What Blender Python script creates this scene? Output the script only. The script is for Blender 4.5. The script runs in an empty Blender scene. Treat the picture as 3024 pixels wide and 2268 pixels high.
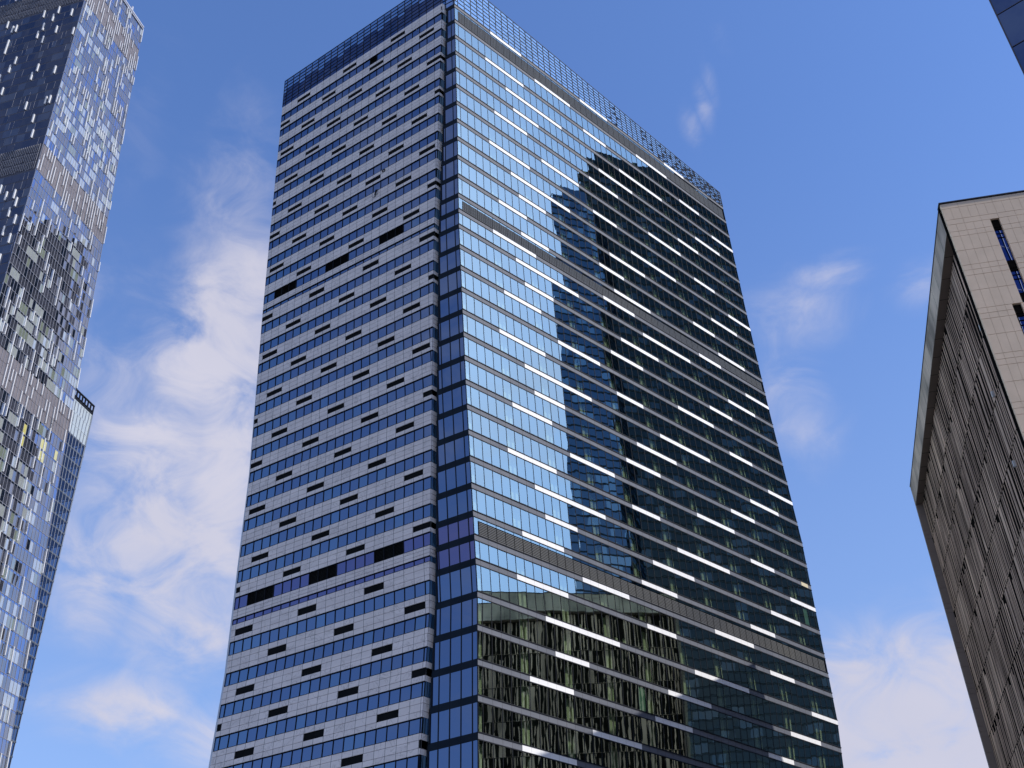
import bpy, math, random
from mathutils import Vector, Matrix
rnd = random.Random(7)
S4 = 4.0                      # one storey unit of the central tower in metres
GZ = 0.0                      # ground level, camera stands 1.6 m above it
CAMZ = 1.6
scene = bpy.context.scene
COL = scene.collection

# ------------------------------------------------------------------ helpers
def tag(o, label=None, cat=None, group=None, kind=None):
    if label: o['label'] = label
    if cat: o['category'] = cat
    if group: o['group'] = group
    if kind: o['kind'] = kind
    return o

def empty(name, loc=(0, 0, 0)):
    o = bpy.data.objects.new(name, None); COL.objects.link(o); o.location = loc
    o.empty_display_size = 1.0
    return o

class MB:
    """collects quads with uv and material index"""
    def __init__(self): self.v = []; self.f = []; self.uv = []; self.m = []
    def quad(self, pts, uv=None, mi=0):
        n = len(self.v); self.v += [tuple(p) for p in pts]
        self.f.append(tuple(range(n, n + len(pts)))); self.m.append(mi)
        self.uv.append(uv if uv else [(0, 0)] * len(pts))
    def hexa(self, P, u0, u1, z0, z1, o0, o1, mi=0, back=False):
        c = {}
        for a, u in enumerate((u0, u1)):
            for b, z in enumerate((z0, z1)):
                for d, o in enumerate((o0, o1)):
                    c[a, b, d] = P(u, z, o)
        U = [(u0, z0), (u1, z0), (u1, z1), (u0, z1)]
        self.quad([c[0, 0, 1], c[1, 0, 1], c[1, 1, 1], c[0, 1, 1]], U, mi)
        self.quad([c[0, 0, 0], c[0, 0, 1], c[0, 1, 1], c[0, 1, 0]], [(u0, z0), (u0, z0), (u0, z1), (u0, z1)], mi)
        self.quad([c[1, 0, 1], c[1, 0, 0], c[1, 1, 0], c[1, 1, 1]], [(u1, z0), (u1, z0), (u1, z1), (u1, z1)], mi)
        self.quad([c[0, 1, 1], c[1, 1, 1], c[1, 1, 0], c[0, 1, 0]], [(u0, z1), (u1, z1), (u1, z1), (u0, z1)], mi)
        self.quad([c[0, 0, 0], c[1, 0, 0], c[1, 0, 1], c[0, 0, 1]], [(u0, z0), (u1, z0), (u1, z0), (u0, z0)], mi)
        if back: self.quad([c[1, 0, 0], c[0, 0, 0], c[0, 1, 0], c[1, 1, 0]], U, mi)
    def build(self, name, mats, parent=None):
        if not self.f: return None
        me = bpy.data.meshes.new(name)
        me.from_pydata(self.v, [], self.f)
        if not isinstance(mats, (list, tuple)): mats = [mats]
        for m in mats: me.materials.append(m)
        me.polygons.foreach_set('material_index', self.m)
        uvl = me.uv_layers.new(name='UVMap')
        flat = []
        for q in self.uv:
            for a in q: flat += [a[0], a[1]]
        uvl.data.foreach_set('uv', flat)
        me.update()
        o = bpy.data.objects.new(name, me); COL.objects.link(o)
        if parent: o.parent = parent
        return o

def interp(x, xs, ys):
    if x <= xs[0]: return ys[0]
    for i in range(len(xs) - 1):
        if x <= xs[i + 1]:
            return ys[i] + (ys[i + 1] - ys[i]) * (x - xs[i]) / (xs[i + 1] - xs[i])
    return ys[-1]

# ------------------------------------------------------------------ materials
def newmat(name):
    m = bpy.data.materials.new(name); m.use_nodes = True
    nt = m.node_tree; nt.nodes.clear()
    out = nt.nodes.new('ShaderNodeOutputMaterial')
    return m, nt, out
def N(nt, t, **kw):
    n = nt.nodes.new(t)
    for k, v in kw.items():
        if k.startswith('i_'):
            key = k[2:]; key = int(key) if key.isdigit() else key.replace('_', ' ')
            n.inputs[key].default_value = v
        else: setattr(n, k, v)
    return n
def L(nt, a, b): nt.links.new(a, b)
def rgba(c): return (c[0], c[1], c[2], 1.0)

def noise_mix(nt, c1, c2, scale, coord='Object', detail=4, vec=None, stretch=None, lo=.3, hi=.7):
    tc = N(nt, 'ShaderNodeTexCoord')
    src = tc.outputs[coord]
    if stretch:
        mp = N(nt, 'ShaderNodeMapping'); mp.inputs['Scale'].default_value = stretch
        L(nt, src, mp.inputs['Vector']); src = mp.outputs['Vector']
    nz = N(nt, 'ShaderNodeTexNoise'); nz.inputs['Scale'].default_value = scale; nz.inputs['Detail'].default_value = detail
    L(nt, src, nz.inputs['Vector'])
    mr = N(nt, 'ShaderNodeMapRange'); mr.inputs['From Min'].default_value = lo; mr.inputs['From Max'].default_value = hi
    L(nt, nz.outputs['Fac'], mr.inputs['Value'])
    mx = N(nt, 'ShaderNodeMix', data_type='RGBA'); mx.inputs[6].default_value = rgba(c1); mx.inputs[7].default_value = rgba(c2)
    L(nt, mr.outputs['Result'], mx.inputs[0])
    return mx.outputs[2], nz

def uv_lines(nt, pitches):
    """returns a 0..1 mask, 1 on joints. pitches: list of (axis, period, offset, halfwidth)"""
    uv = N(nt, 'ShaderNodeUVMap'); sp = N(nt, 'ShaderNodeSeparateXYZ'); L(nt, uv.outputs['UV'], sp.inputs[0])
    acc = None
    for ax, per, off, hw in pitches:
        a = N(nt, 'ShaderNodeMath', operation='SUBTRACT'); L(nt, sp.outputs[ax], a.inputs[0]); a.inputs[1].default_value = off
        b = N(nt, 'ShaderNodeMath', operation='DIVIDE'); L(nt, a.outputs[0], b.inputs[0]); b.inputs[1].default_value = per
        c = N(nt, 'ShaderNodeMath', operation='PINGPONG'); L(nt, b.outputs[0], c.inputs[0]); c.inputs[1].default_value = .5
        d = N(nt, 'ShaderNodeMath', operation='LESS_THAN'); L(nt, c.outputs[0], d.inputs[0]); d.inputs[1].default_value = hw / per
        if acc is None: acc = d.outputs[0]
        else:
            e = N(nt, 'ShaderNodeMath', operation='MAXIMUM'); L(nt, acc, e.inputs[0]); L(nt, d.outputs[0], e.inputs[1]); acc = e.outputs[0]
    return acc

def mat_simple(name, c1, c2=None, scale=.5, rough=.6, metallic=0., spec=.5, lines=None, linecol=(.02, .02, .025), stretch=None, bump=0.):
    m, nt, out = newmat(name)
    b = N(nt, 'ShaderNodeBsdfPrincipled'); b.inputs['Roughness'].default_value = rough
    b.inputs['Metallic'].default_value = metallic; b.inputs['Specular IOR Level'].default_value = spec
    L(nt, b.outputs[0], out.inputs[0])
    col, nz = noise_mix(nt, c1, c2 if c2 else c1, scale, stretch=stretch)
    if lines:
        mk = uv_lines(nt, lines)
        mx = N(nt, 'ShaderNodeMix', data_type='RGBA'); L(nt, mk, mx.inputs[0]); L(nt, col, mx.inputs[6]); mx.inputs[7].default_value = rgba(linecol)
        col = mx.outputs[2]
    L(nt, col, b.inputs['Base Color'])
    if bump:
        bp = N(nt, 'ShaderNodeBump'); bp.inputs['Strength'].default_value = bump; L(nt, nz.outputs['Fac'], bp.inputs['Height']); L(nt, bp.outputs[0], b.inputs['Normal'])
    return m

def mat_glass(name, tint, trans, fac=.7, fgraz=.95, rough=.0, wav=.02, wscale=.35, opaque=False, body=(.02, .03, .05), stretch=(1, 1, .5)):
    """coated facade glass: mirror layer over a see-through (or opaque dark) body, slightly wavy"""
    m, nt, out = newmat(name)
    gl = N(nt, 'ShaderNodeBsdfGlossy'); gl.inputs['Color'].default_value = rgba(tint); gl.inputs['Roughness'].default_value = rough
    if opaque:
        tr = N(nt, 'ShaderNodeBsdfDiffuse'); tr.inputs['Color'].default_value = rgba(body)
        c, _ = noise_mix(nt, [x * .6 for x in body], [x * 1.5 for x in body], .12); L(nt, c, tr.inputs['Color'])
    else:
        tr = N(nt, 'ShaderNodeBsdfTransparent'); tr.inputs['Color'].default_value = rgba(trans)
    mix = N(nt, 'ShaderNodeMixShader')
    lw = N(nt, 'ShaderNodeLayerWeight'); lw.inputs['Blend'].default_value = .35
    mr = N(nt, 'ShaderNodeMapRange'); mr.inputs['To Min'].default_value = fac; mr.inputs['To Max'].default_value = fgraz
    L(nt, lw.outputs['Facing'], mr.inputs['Value']); L(nt, mr.outputs[0], mix.inputs[0])
    L(nt, tr.outputs[0], mix.inputs[1]); L(nt, gl.outputs[0], mix.inputs[2]); L(nt, mix.outputs[0], out.inputs[0])
    if wav:
        tc = N(nt, 'ShaderNodeTexCoord'); mp = N(nt, 'ShaderNodeMapping'); mp.inputs['Scale'].default_value = stretch
        L(nt, tc.outputs['Object'], mp.inputs[0])
        nz = N(nt, 'ShaderNodeTexNoise'); nz.inputs['Scale'].default_value = wscale; nz.inputs['Detail'].default_value = 1.5
        L(nt, mp.outputs[0], nz.inputs['Vector'])
        bp = N(nt, 'ShaderNodeBump'); bp.inputs['Strength'].default_value = 1.; bp.inputs['Distance'].default_value = wav
        L(nt, nz.outputs['Fac'], bp.inputs['Height']); L(nt, bp.outputs[0], gl.inputs['Normal'])
    return m

M = {}
M['pane'] = mat_glass('coated_glass', (.80, .97, .87), (.80, .92, .80), fac=.52, fgraz=.86, wav=.0045, wscale=.45)
M['endglass'] = mat_glass('blue_end_glass', (.26, .34, .49), (0, 0, 0), fac=.5, fgraz=.85, wav=.004, wscale=.4, opaque=True, body=(.006, .016, .06))
M['endglass2'] = mat_glass('blue_end_glass_light', (.26, .36, .50), (0, 0, 0), fac=.55, fgraz=.9, wav=.004, wscale=.4, opaque=True, body=(.008, .025, .07))
M['endglass3'] = mat_glass('violet_end_glass', (.26, .25, .42), (0, 0, 0), fac=.5, fgraz=.9, wav=.004, wscale=.4, opaque=True, body=(.02, .015, .07))
M['cornerglass'] = mat_glass('dark_corner_glass', (.35, .5, .65), (0, 0, 0), fac=.4, fgraz=.8, wav=.004, opaque=True, body=(.006, .015, .022))
M['frame'] = mat_simple('dark_frame', (.008, .010, .016), (.014, .017, .024), rough=.6, spec=.12)
M['grey'] = mat_simple('grey_spandrel', (.12, .13, .16), (.155, .165, .195), scale=.25, rough=.6, spec=.12, lines=[(0, 1., .5, .02)], linecol=(.08, .08, .09))
M['white'] = mat_simple('white_panel', (.86, .86, .87), (.80, .80, .82), scale=.4, rough=.6, spec=.2, lines=[(0, 1., .5, .012)], linecol=(.5, .5, .5))
M['yellow'] = mat_simple('yellowed_panel', (.55, .47, .28), (.62, .54, .36), scale=3, rough=.6)
M['navy'] = mat_simple('dark_end_spandrel', (.006, .012, .022), (.010, .018, .030), rough=.6, spec=.08, lines=[(0, 1., .5, .012)], linecol=(.004, .004, .008))
M['louvre'] = mat_simple('louvre_grey', (.11, .115, .125), (.155, .155, .15), scale=.08, rough=.6, spec=.1)
M['louvre_dark'] = mat_simple('louvre_black', (.004, .005, .006), (.009, .010, .012), rough=.8, spec=.05)
M['mesh'] = mat_simple('woven_grille', (.07, .085, .115), (.105, .112, .125), scale=.06, rough=.7, spec=.08, lines=[(0, .25, 0., .045), (1, .075, 0., .014)], linecol=(.02, .025, .03))
M['ceil'] = mat_simple('ceiling_board', (.10, .115, .115), (.07, .08, .085), scale=.3, rough=.9)
M['core'] = mat_simple('core_wall', (.02, .024, .026), (.045, .05, .05), scale=.25, rough=.9)
M['column'] = mat_simple('pale_column', (.86, .86, .60), (.74, .80, .56), scale=.6, rough=.8)
M['blind'] = mat_simple('green_blind', (.28, .48, .38), (.24, .40, .34), scale=.8, rough=.8)
# stone with thin joints and faint veins
def mat_stone():
    m, nt, out = newmat('stone_cladding')
    b = N(nt, 'ShaderNodeBsdfPrincipled'); b.inputs['Roughness'].default_value = .55; b.inputs['Specular IOR Level'].default_value = .35
    L(nt, b.outputs[0], out.inputs[0])
    col, _ = noise_mix(nt, (.63, .595, .60), (.71, .67, .67), .18)
    # veins
    tc = N(nt, 'ShaderNodeTexCoord'); nz = N(nt, 'ShaderNodeTexNoise'); nz.inputs['Scale'].default_value = .55; nz.inputs['Detail'].default_value = 5; nz.inputs['Distortion'].default_value = .8
    L(nt, tc.outputs['Object'], nz.inputs['Vector'])
    s1 = N(nt, 'ShaderNodeMath', operation='SUBTRACT', i_1=.5); L(nt, nz.outputs['Fac'], s1.inputs[0])
    s2 = N(nt, 'ShaderNodeMath', operation='ABSOLUTE'); L(nt, s1.outputs[0], s2.inputs[0])
    s3 = N(nt, 'ShaderNodeMapRange'); s3.inputs['From Min'].default_value = 0.; s3.inputs['From Max'].default_value = .018; s3.inputs['To Min'].default_value = .45; s3.inputs['To Max'].default_value = 0.
    L(nt, s2.outputs[0], s3.inputs['Value'])
    mx = N(nt, 'ShaderNodeMix', data_type='RGBA'); L(nt, s3.outputs[0], mx.inputs[0]); L(nt, col, mx.inputs[6]); mx.inputs[7].default_value = (.26, .255, .26, 1)
    # panel tone by cell
    uv = N(nt, 'ShaderNodeUVMap'); mp = N(nt, 'ShaderNodeMapping'); mp.inputs['Scale'].default_value = (1, 5.4, 1); L(nt, uv.outputs[0], mp.inputs[0])
    sn = N(nt, 'ShaderNodeVectorMath', operation='FLOOR'); L(nt, mp.outputs[0], sn.inputs[0])
    wn = N(nt, 'ShaderNodeTexWhiteNoise'); L(nt, sn.outputs[0], wn.inputs['Vector'])
    hs = N(nt, 'ShaderNodeMapRange'); hs.inputs['To Min'].default_value = .93; hs.inputs['To Max'].default_value = 1.06; L(nt, wn.outputs['Value'], hs.inputs['Value'])
    mu = N(nt, 'ShaderNodeVectorMath', operation='SCALE'); L(nt, mx.outputs[2], mu.inputs[0]); L(nt, hs.outputs[0], mu.inputs['Scale'])
    mk = uv_lines(nt, [(0, 1., 0., .022)])
    m2 = N(nt, 'ShaderNodeMix', data_type='RGBA'); L(nt, mk, m2.inputs[0]); L(nt, mu.outputs[0], m2.inputs[6]); m2.inputs[7].default_value = (.20, .20, .21, 1)
    L(nt, m2.outputs[2], b.inputs['Base Color'])
    return m
M['stone'] = mat_stone()
M['joint'] = mat_simple('joint_backing', (.20, .20, .21), rough=.9, spec=0.)  # plain grey backing behind the stone joints
M['crown'] = mat_glass('crown_screen_glass', (.74, .92, .94), (.60, .72, .78), fac=.68, fgraz=.85, wav=.01, wscale=.6)
M['crown_dark'] = mat_glass('crown_end_glass', (.28, .36, .50), (.45, .58, .72), fac=.28, fgraz=.7, wav=.01, wscale=.6)
M['roof'] = mat_simple('roof_deck', (.12, .12, .13), (.16, .16, .17), rough=.9)
M['metal'] = mat_simple('pale_metal', (.6, .6, .62), (.7, .7, .72), rough=.35, metallic=.4)

# ------------------------------------------------------------------ central tower geometry
Z = [42.6489, 41.6489, 40.6489, 39.6489, 38.6489, 37.6489, 36.6489, 35.6489, 34.6489, 33.6489, 32.6489, 31.6489, 30.8759, 30.1028, 29.1028, 28.1028, 27.1028, 26.1028, 25.1028, 24.1028, 23.1028, 22.1028, 21.1028, 20.1028, 19.1028, 18.1028, 17.2827, 16.4626, 15.3767, 14.2908, 13.2049, 12.119, 11.0332]
while Z[-1] > .7: Z.append(Z[-1] - 1.0859)
Z[-1] = -GZ / S4 - CAMZ / S4
PATH = {
 'gc': ([42.6489, 35.6489, 30.1028, 23.1028, 15.3767, 11.0332], [[-1.8991, 29.4744], [-1.8086, 29.9059], [-1.7651, 30.2642], [-1.565, 30.6329], [-1.2661, 30.9943], [-1.2901, 30.8986]]),
 're': ([42.6489, 35.6489, 30.1028, 23.1028, 15.3767, 11.0332], [[11.4071, 42.3392], [11.6204, 42.6533], [11.8189, 42.8654], [12.1707, 43.1579], [12.1337, 43.2177], [11.7838, 43.0815]]),
 'sc': ([42.3549, 35.3549, 29.8088, 22.8088, 15.0827, 10.7392], [[-2.4473, 29.6453], [-2.6053, 30.2435], [-2.7433, 30.7193], [-2.7624, 31.2541], [-2.7807, 31.7592], [-2.9761, 31.6947]]),
 'sl': ([42.3549, 35.3549, 29.8088, 22.8088, 15.0827, 10.7392], [[-10.4084, 35.0033], [-10.273, 35.2261], [-10.1371, 35.3829], [-9.8741, 35.5417], [-9.89, 35.8451], [-10.0329, 35.7187]]),
}
g = Vector((0.743207, 0.669062, 0)); s = Vector((-0.866433, 0.499293, 0))
nG = Vector((g.y, -g.x, 0)); nS = Vector((-s.y, s.x, 0)) ; nS = nS if nS.y < 0 else -nS
HS = .294
def path(n, z):
    zn, xy = PATH[n]
    if z >= zn[0]:
        t = (z - zn[0]) / (zn[0] - zn[1])
        return Vector((xy[0][0] + (xy[0][0] - xy[1][0]) * t, xy[0][1] + (xy[0][1] - xy[1][1]) * t, z))
    if z <= zn[-1] - 1.2: zz = zn[-1] - 1.2
    else: zz = z
    if zz <= zn[-1]:
        t = (zz - zn[-1]) / (zn[-2] - zn[-1])
        return Vector((xy[-1][0] + (xy[-2][0] - xy[-1][0]) * t, xy[-1][1] + (xy[-2][1] - xy[-1][1]) * t, z))
    for i in range(len(zn) - 1):
        if zn[i] >= z >= zn[i + 1]:
            t = (zn[i] - z) / (zn[i] - zn[i + 1])
            return Vector((xy[i][0] + (xy[i + 1][0] - xy[i][0]) * t, xy[i][1] + (xy[i + 1][1] - xy[i][1]) * t, z))
def W3(v): return Vector((v.x * S4, v.y * S4, v.z * S4 + CAMZ))
NB = 49.
def PG(u, z, o):            # glass face, u in bays 0..49, o outward (storey units)
    a = path('gc', z); b = path('re', z)
    return W3(a + (b - a) * (u / NB) + nG * o)
def bays_w(k):              # bay width on the end walls (storey units) by storey index
    return interp(k, [0, 5, 10, 13, 17, 25, 28, 42], [.407, .4024, .397, .394, .388, .388, .394, .394])
def kof(z):
    for i in range(len(Z) - 1):
        if Z[i] >= z >= Z[i + 1]: return i + (Z[i] - z) / (Z[i] - Z[i + 1])
    return 0. if z > Z[0] else len(Z) - 1.
def WST(z): return (path('sc', z) - path('sl', z)).length
def PSu(u, z, o):           # stone face in storey units from its left edge
    a = path('sl', z); b = path('sc', z); d = (b - a).normalized()
    return W3(a + d * u + nS * o)
def PS(c, z, o):            # stone face, c in bays (0 = first full mullion, -0.49 = left edge)
    w = bays_w(kof(z + HS))
    u = .19 + c * w if c > -.45 else 0.
    return PSu(min(u, WST(z)), z, o)
def cmax(z): return (WST(z) - .19) / bays_w(kof(z + HS))
def PE(u, z, o):            # end wall of the glass slab; u in bays from -n..0 at the glass corner
    a = path('gc', z)
    d = -u * .385 - (.1925 if u < 0 else 0) * 0
    return W3(a + s * d + nS * o)
def endW(z): return (path('sc', z) - path('gc', z)).dot(s)

tower = empty('office_tower', (path('gc', 0) * S4).to_tuple()); tower.location.z = 0
tag(tower, 'central office tower, mirrored glass face striped white beside a grey stone face', 'skyscraper')
T0 = Matrix.Translation(tower.location)
def fix_parent(root):
    """children were built in world coordinates: keep them there"""
    inv = Matrix.Translation(root.location).inverted()
    for ch in root.children: ch.matrix_parent_inverse = inv

SP = .20
WHITE = {'A': [(5.5, 10.5), (20.5, 25.5), (36.5, 40.5)], 'B': [(12.5, 18.5), (30.5, 36.5)], 'C': [(4.5, 10.5), (20.5, 24.5), (38.5, 42.5)],
         'D': [(7.5, 16.5), (26.5, 34.5), (44.5, 49)], 'E': [(8.5, 12.5), (22.5, 28.5), (40.5, 45.5)]}
def white_of(k):
    if k == 10: return [(5.5, 9.5), (20.5, 24.5), (36.5, 40.5)]
    if k == 11: return WHITE['E']
    if k == 12: return [(4.5, 10.5), (20.5, 25.5), (36.5, 40.5)]
    if k == 9: return WHITE['E']
    return WHITE['ABCDE'[k % 5]]
COLS = [(.5 + 5.1 * j) for j in range(10)]
wi = 0
VIS = 33
low_g = MB(); low_e = MB(); low_s = MB()
LOUV = (0, 11, 25)
def pane(mb, P, u0, u1, z0, z1, off=0., mi=0, jit=.00025, sub=1):
    a = rnd.gauss(0, jit); b = rnd.gauss(0, jit * .7); c = rnd.gauss(0, jit * .5)
    mb.quad([P(u0, z0, off + a - b), P(u1, z0, off - a - b + c), P(u1, z1, off - a + b), P(u0, z1, off + a + b - c)],
            [(u0, z0), (u1, z0), (u1, z1), (u0, z1)], mi)
edges = [0.] + [.5 + i for i in range(49)] + [49.]
for k in range(len(Z) - 1):
    zt, zb = Z[k], Z[k + 1]
    zw = zt - SP
    vis = k < VIS
    # spandrel
    m = MB() if vis else low_g
    mi0 = 0
    m.hexa(PG, 0, 49, zw, zt, -.08, 0, 0)
    m.hexa(PG, -.02, 49.02, zt - .012, zt + .018, -.1, .02, 1)
    m.hexa(PG, -.02, 49.02, zw - .02, zw + .008, -.1, .012, 1)
    if vis: m.build('spandrel', [M['grey'], M['frame']], tower)
    ws = white_of(k)
    for (a, b) in ws:
        if vis:
            w = MB(); w.hexa(PG, a + .02, b - .02, zw + .012, zt - .016, -.02, .008, 0); w.build('white_panel', M['white'], tower)
        else: low_g.hexa(PG, a + .02, b - .02, zw + .012, zt - .016, -.02, .008, 3)
    if k == 22:
        w = MB(); w.hexa(PG, 47.2, 48.4, zw + .012, zt - .016, -.02, .009, 0); o = w.build('spandrel_panel', M['yellow'], tower); o['label'] = 'single pale yellow spandrel panel near the far edge of the glass face'
    # windows
    m = MB() if vis else low_g
    gm = 0 if vis else 2
    if k in LOUV:
        pane(m, PG, 0, .5, zb + .02, zw - .02, 0, 0)
        zl = zb + (zw - zb) * (.80 if k else .86)
        for i in range(1, 50):
            pane(m, PG, edges[i] + .03, edges[i + 1] - .03, zl + .02, zw - .02, 0, 0)
        lv = MB()
        if k == 25:
            n = 8
            for q in range(n):
                z0 = zb + .03 + (zl - zb - .03) * q / n
                lv.hexa(PG, .55, 48.6, z0, z0 + (zl - zb) / n * .5, -.02, .01, 0)
            lv.hexa(PG, .55, 48.6, zb + .02, zl, -.06, -.03, 1)
            for i in range(1, 49): lv.hexa(PG, edges[i] - .03, edges[i] + .03, zb + .02, zl, -.02, .014, 1)
        else:
            lv.hexa(PG, .55, 48.6, zb + .03, zl, -.03, .0, 2)
            for i in range(1, 49): lv.hexa(PG, edges[i] - .015, edges[i] + .015, zb + .02, zl, -.02, .006, 1)
        lv.build('louvre_strip', [M['louvre'], M['louvre_dark'], M['mesh']], tower)
    else:
        for i in range(50):
            pane(m, PG, edges[i] + .02, edges[i + 1] - .02, zb + .015, zw - .015, 0, gm)
    fr = MB() if vis else low_g
    for i in range(1, 50):
        if k in LOUV: continue
        fr.hexa(PG, edges[i] - .02, edges[i] + .02, zb + .01, zw - .01, -.05, .010, 0 if vis else 1)
    if vis:
        o = m.build('ribbon_window', M['pane'], tower)
        if fr.f: fr.build('mullions', M['frame'], o)
    # ceiling behind the glass
    if vis and k not in LOUV:
        c = MB()
        c.quad([PG(0, zw - .01, -.06), PG(49, zw - .01, -.06), PG(49, zw - .01, -1.6), PG(0, zw - .01, -1.6)], None, 0)
        c.hexa(PG, 0, 49, zb, zb + .06, -.35, -.14, 1)
        if k in (22, 23, 24, 26, 27):
            lo, hi = {22: (19, 31), 23: (17, 33), 24: (15, 33), 26: (6, 30), 27: (9, 30)}[k]
            u = lo
            while u < hi:
                wd = rnd.uniform(.2, .8); hh = rnd.uniform(.15, .45)
                if rnd.random() < .62: c.hexa(PG, u, u + wd * .55, zb + .04, zb + .04 + hh, -.5, -.45, 2)
                u += wd + rnd.uniform(.1, .5)
        c.build('ceiling', [M['ceil'], M['core'], M['column']], tower)
    # ---- end wall of the slab
    m = MB() if vis else low_e
    we = max(.2, endW(zt)) - .17
    nb = we / .385
    m.hexa(PE, -nb, 0, zw - .01, zt + .012, -.06, .0, 0)
    if vis: m.build('end_spandrel', [M['navy']], tower)
    m = MB() if vis else low_e
    es = [0., -.5]
    while es[-1] - 1 > -nb: es.append(es[-1] - 1)
    es.append(-nb)
    gmat = 2 if k in (25, 26) else 0
    for i in range(len(es) - 1):
        pane(m, PE, es[i + 1] + .02, es[i] - .02, zb + .015, zw - .012, -.01, (gmat if vis else 1), jit=.0006)
        if i: m.hexa(PE, es[i] - .035, es[i] + .035, zb + .01, zw, -.04, .006, 1 if vis else 2)
    m.hexa(PE, -.06, .012, zb, zw, -.04, .004, 1 if vis else 2)
    for (ya, yb, mm) in ((zb, zw, 3), (zw, zt, 1)):
        pk = lambda zz, q: (W3(path('sc', zz) - s * .05 - nS * .24) if q else W3(path('gc', zz) + s * we - nS * .02))
        m.quad([pk(ya, 1), pk(ya, 0), pk(yb, 0), pk(yb, 1)], None, mm if vis else 2)
    m.hexa(PE, -nb - .04, -nb + .04, zb, zw, -.05, .03, 1 if vis else 2)
    if vis: m.build('end_window', [M['endglass'], M['frame'], M['endglass3'], M['cornerglass']], tower)
low_g.build('lower_glass_storeys', [M['grey'], M['frame'], M['pane'], M['white']], tower)
low_e.build('lower_end_storeys', [M['navy'], M['endglass'], M['frame']], tower)

# interior core wall and columns
m = MB()
for k in range(0, VIS + 1):
    zt, zb = Z[k], Z[k + 1]
    m.quad([PG(0, zb, -1.6), PG(49, zb, -1.6), PG(49, zt, -1.6), PG(0, zt, -1.6)], [(0, zb), (49, zb), (49, zt), (0, zt)], 0)
m.build('core_wall', M['core'], tower)
for j, c in enumerate(COLS):
    for dd in (-.44, .14):
        m = MB()
        for k in range(0, VIS):
            zt, zb = Z[k], Z[k + 1]
            if k in LOUV: continue
            m.hexa(PG, c + dd, c + dd + .33, zb, zt - SP, -.34, -.26, 0)
        m.build('interior_column', M['column'], tower)
for (k, u0, u1) in ((29, 18.6, 19.5), (23, 46.6, 47.6), (31, 37.7, 38.8)):
    m = MB(); m.hexa(PG, u0, u1, Z[k + 1] + .02, Z[k] - SP - .02, -.05, -.04, 0)
    m.build('roller_blind', M['blind'], tower)

# ---- stone end block
START = {0: 2, 1: 6, 2: 3, 3: 0, 4: 4, 5: 1, 6: 5, 7: 2, 8: 6, 9: 3, 10: 0, 11: 4, 12: None, 13: 6, 14: 3, 15: 0, 16: 4, 17: 1, 18: 5, 19: 2, 20: 6, 21: 3, 22: 0, 23: 4, 24: 1, 25: 5, 26: None,
         27: 0, 28: 4, 29: 1, 30: 5, 31: 2, 32: 6, 33: 3}
def zwin(k): return Z[k] - HS if k < len(Z) - 1 else Z[-1]
def ret(zz, f, o=0):         # return from the stone corner back past the end wall
    p = path('sc', zz)
    return W3(p - s * (.05 * f) - nS * (.26 * f))
def ret_quad(mb, z0, z1, f0, f1, mi):
    mb.quad([ret(z0, f0), ret(z0, f1), ret(z1, f1), ret(z1, f0)], [(f0 * .5, z0), (f1 * .5, z0), (f1 * .5, z1), (f0 * .5, z1)], mi)
DARKW = {0: [(13, 14)], 11: [(1, 4), (8, 11), (15, 18)], 25: [(1, 4), (8, 11), (15, 18)]}
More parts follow.
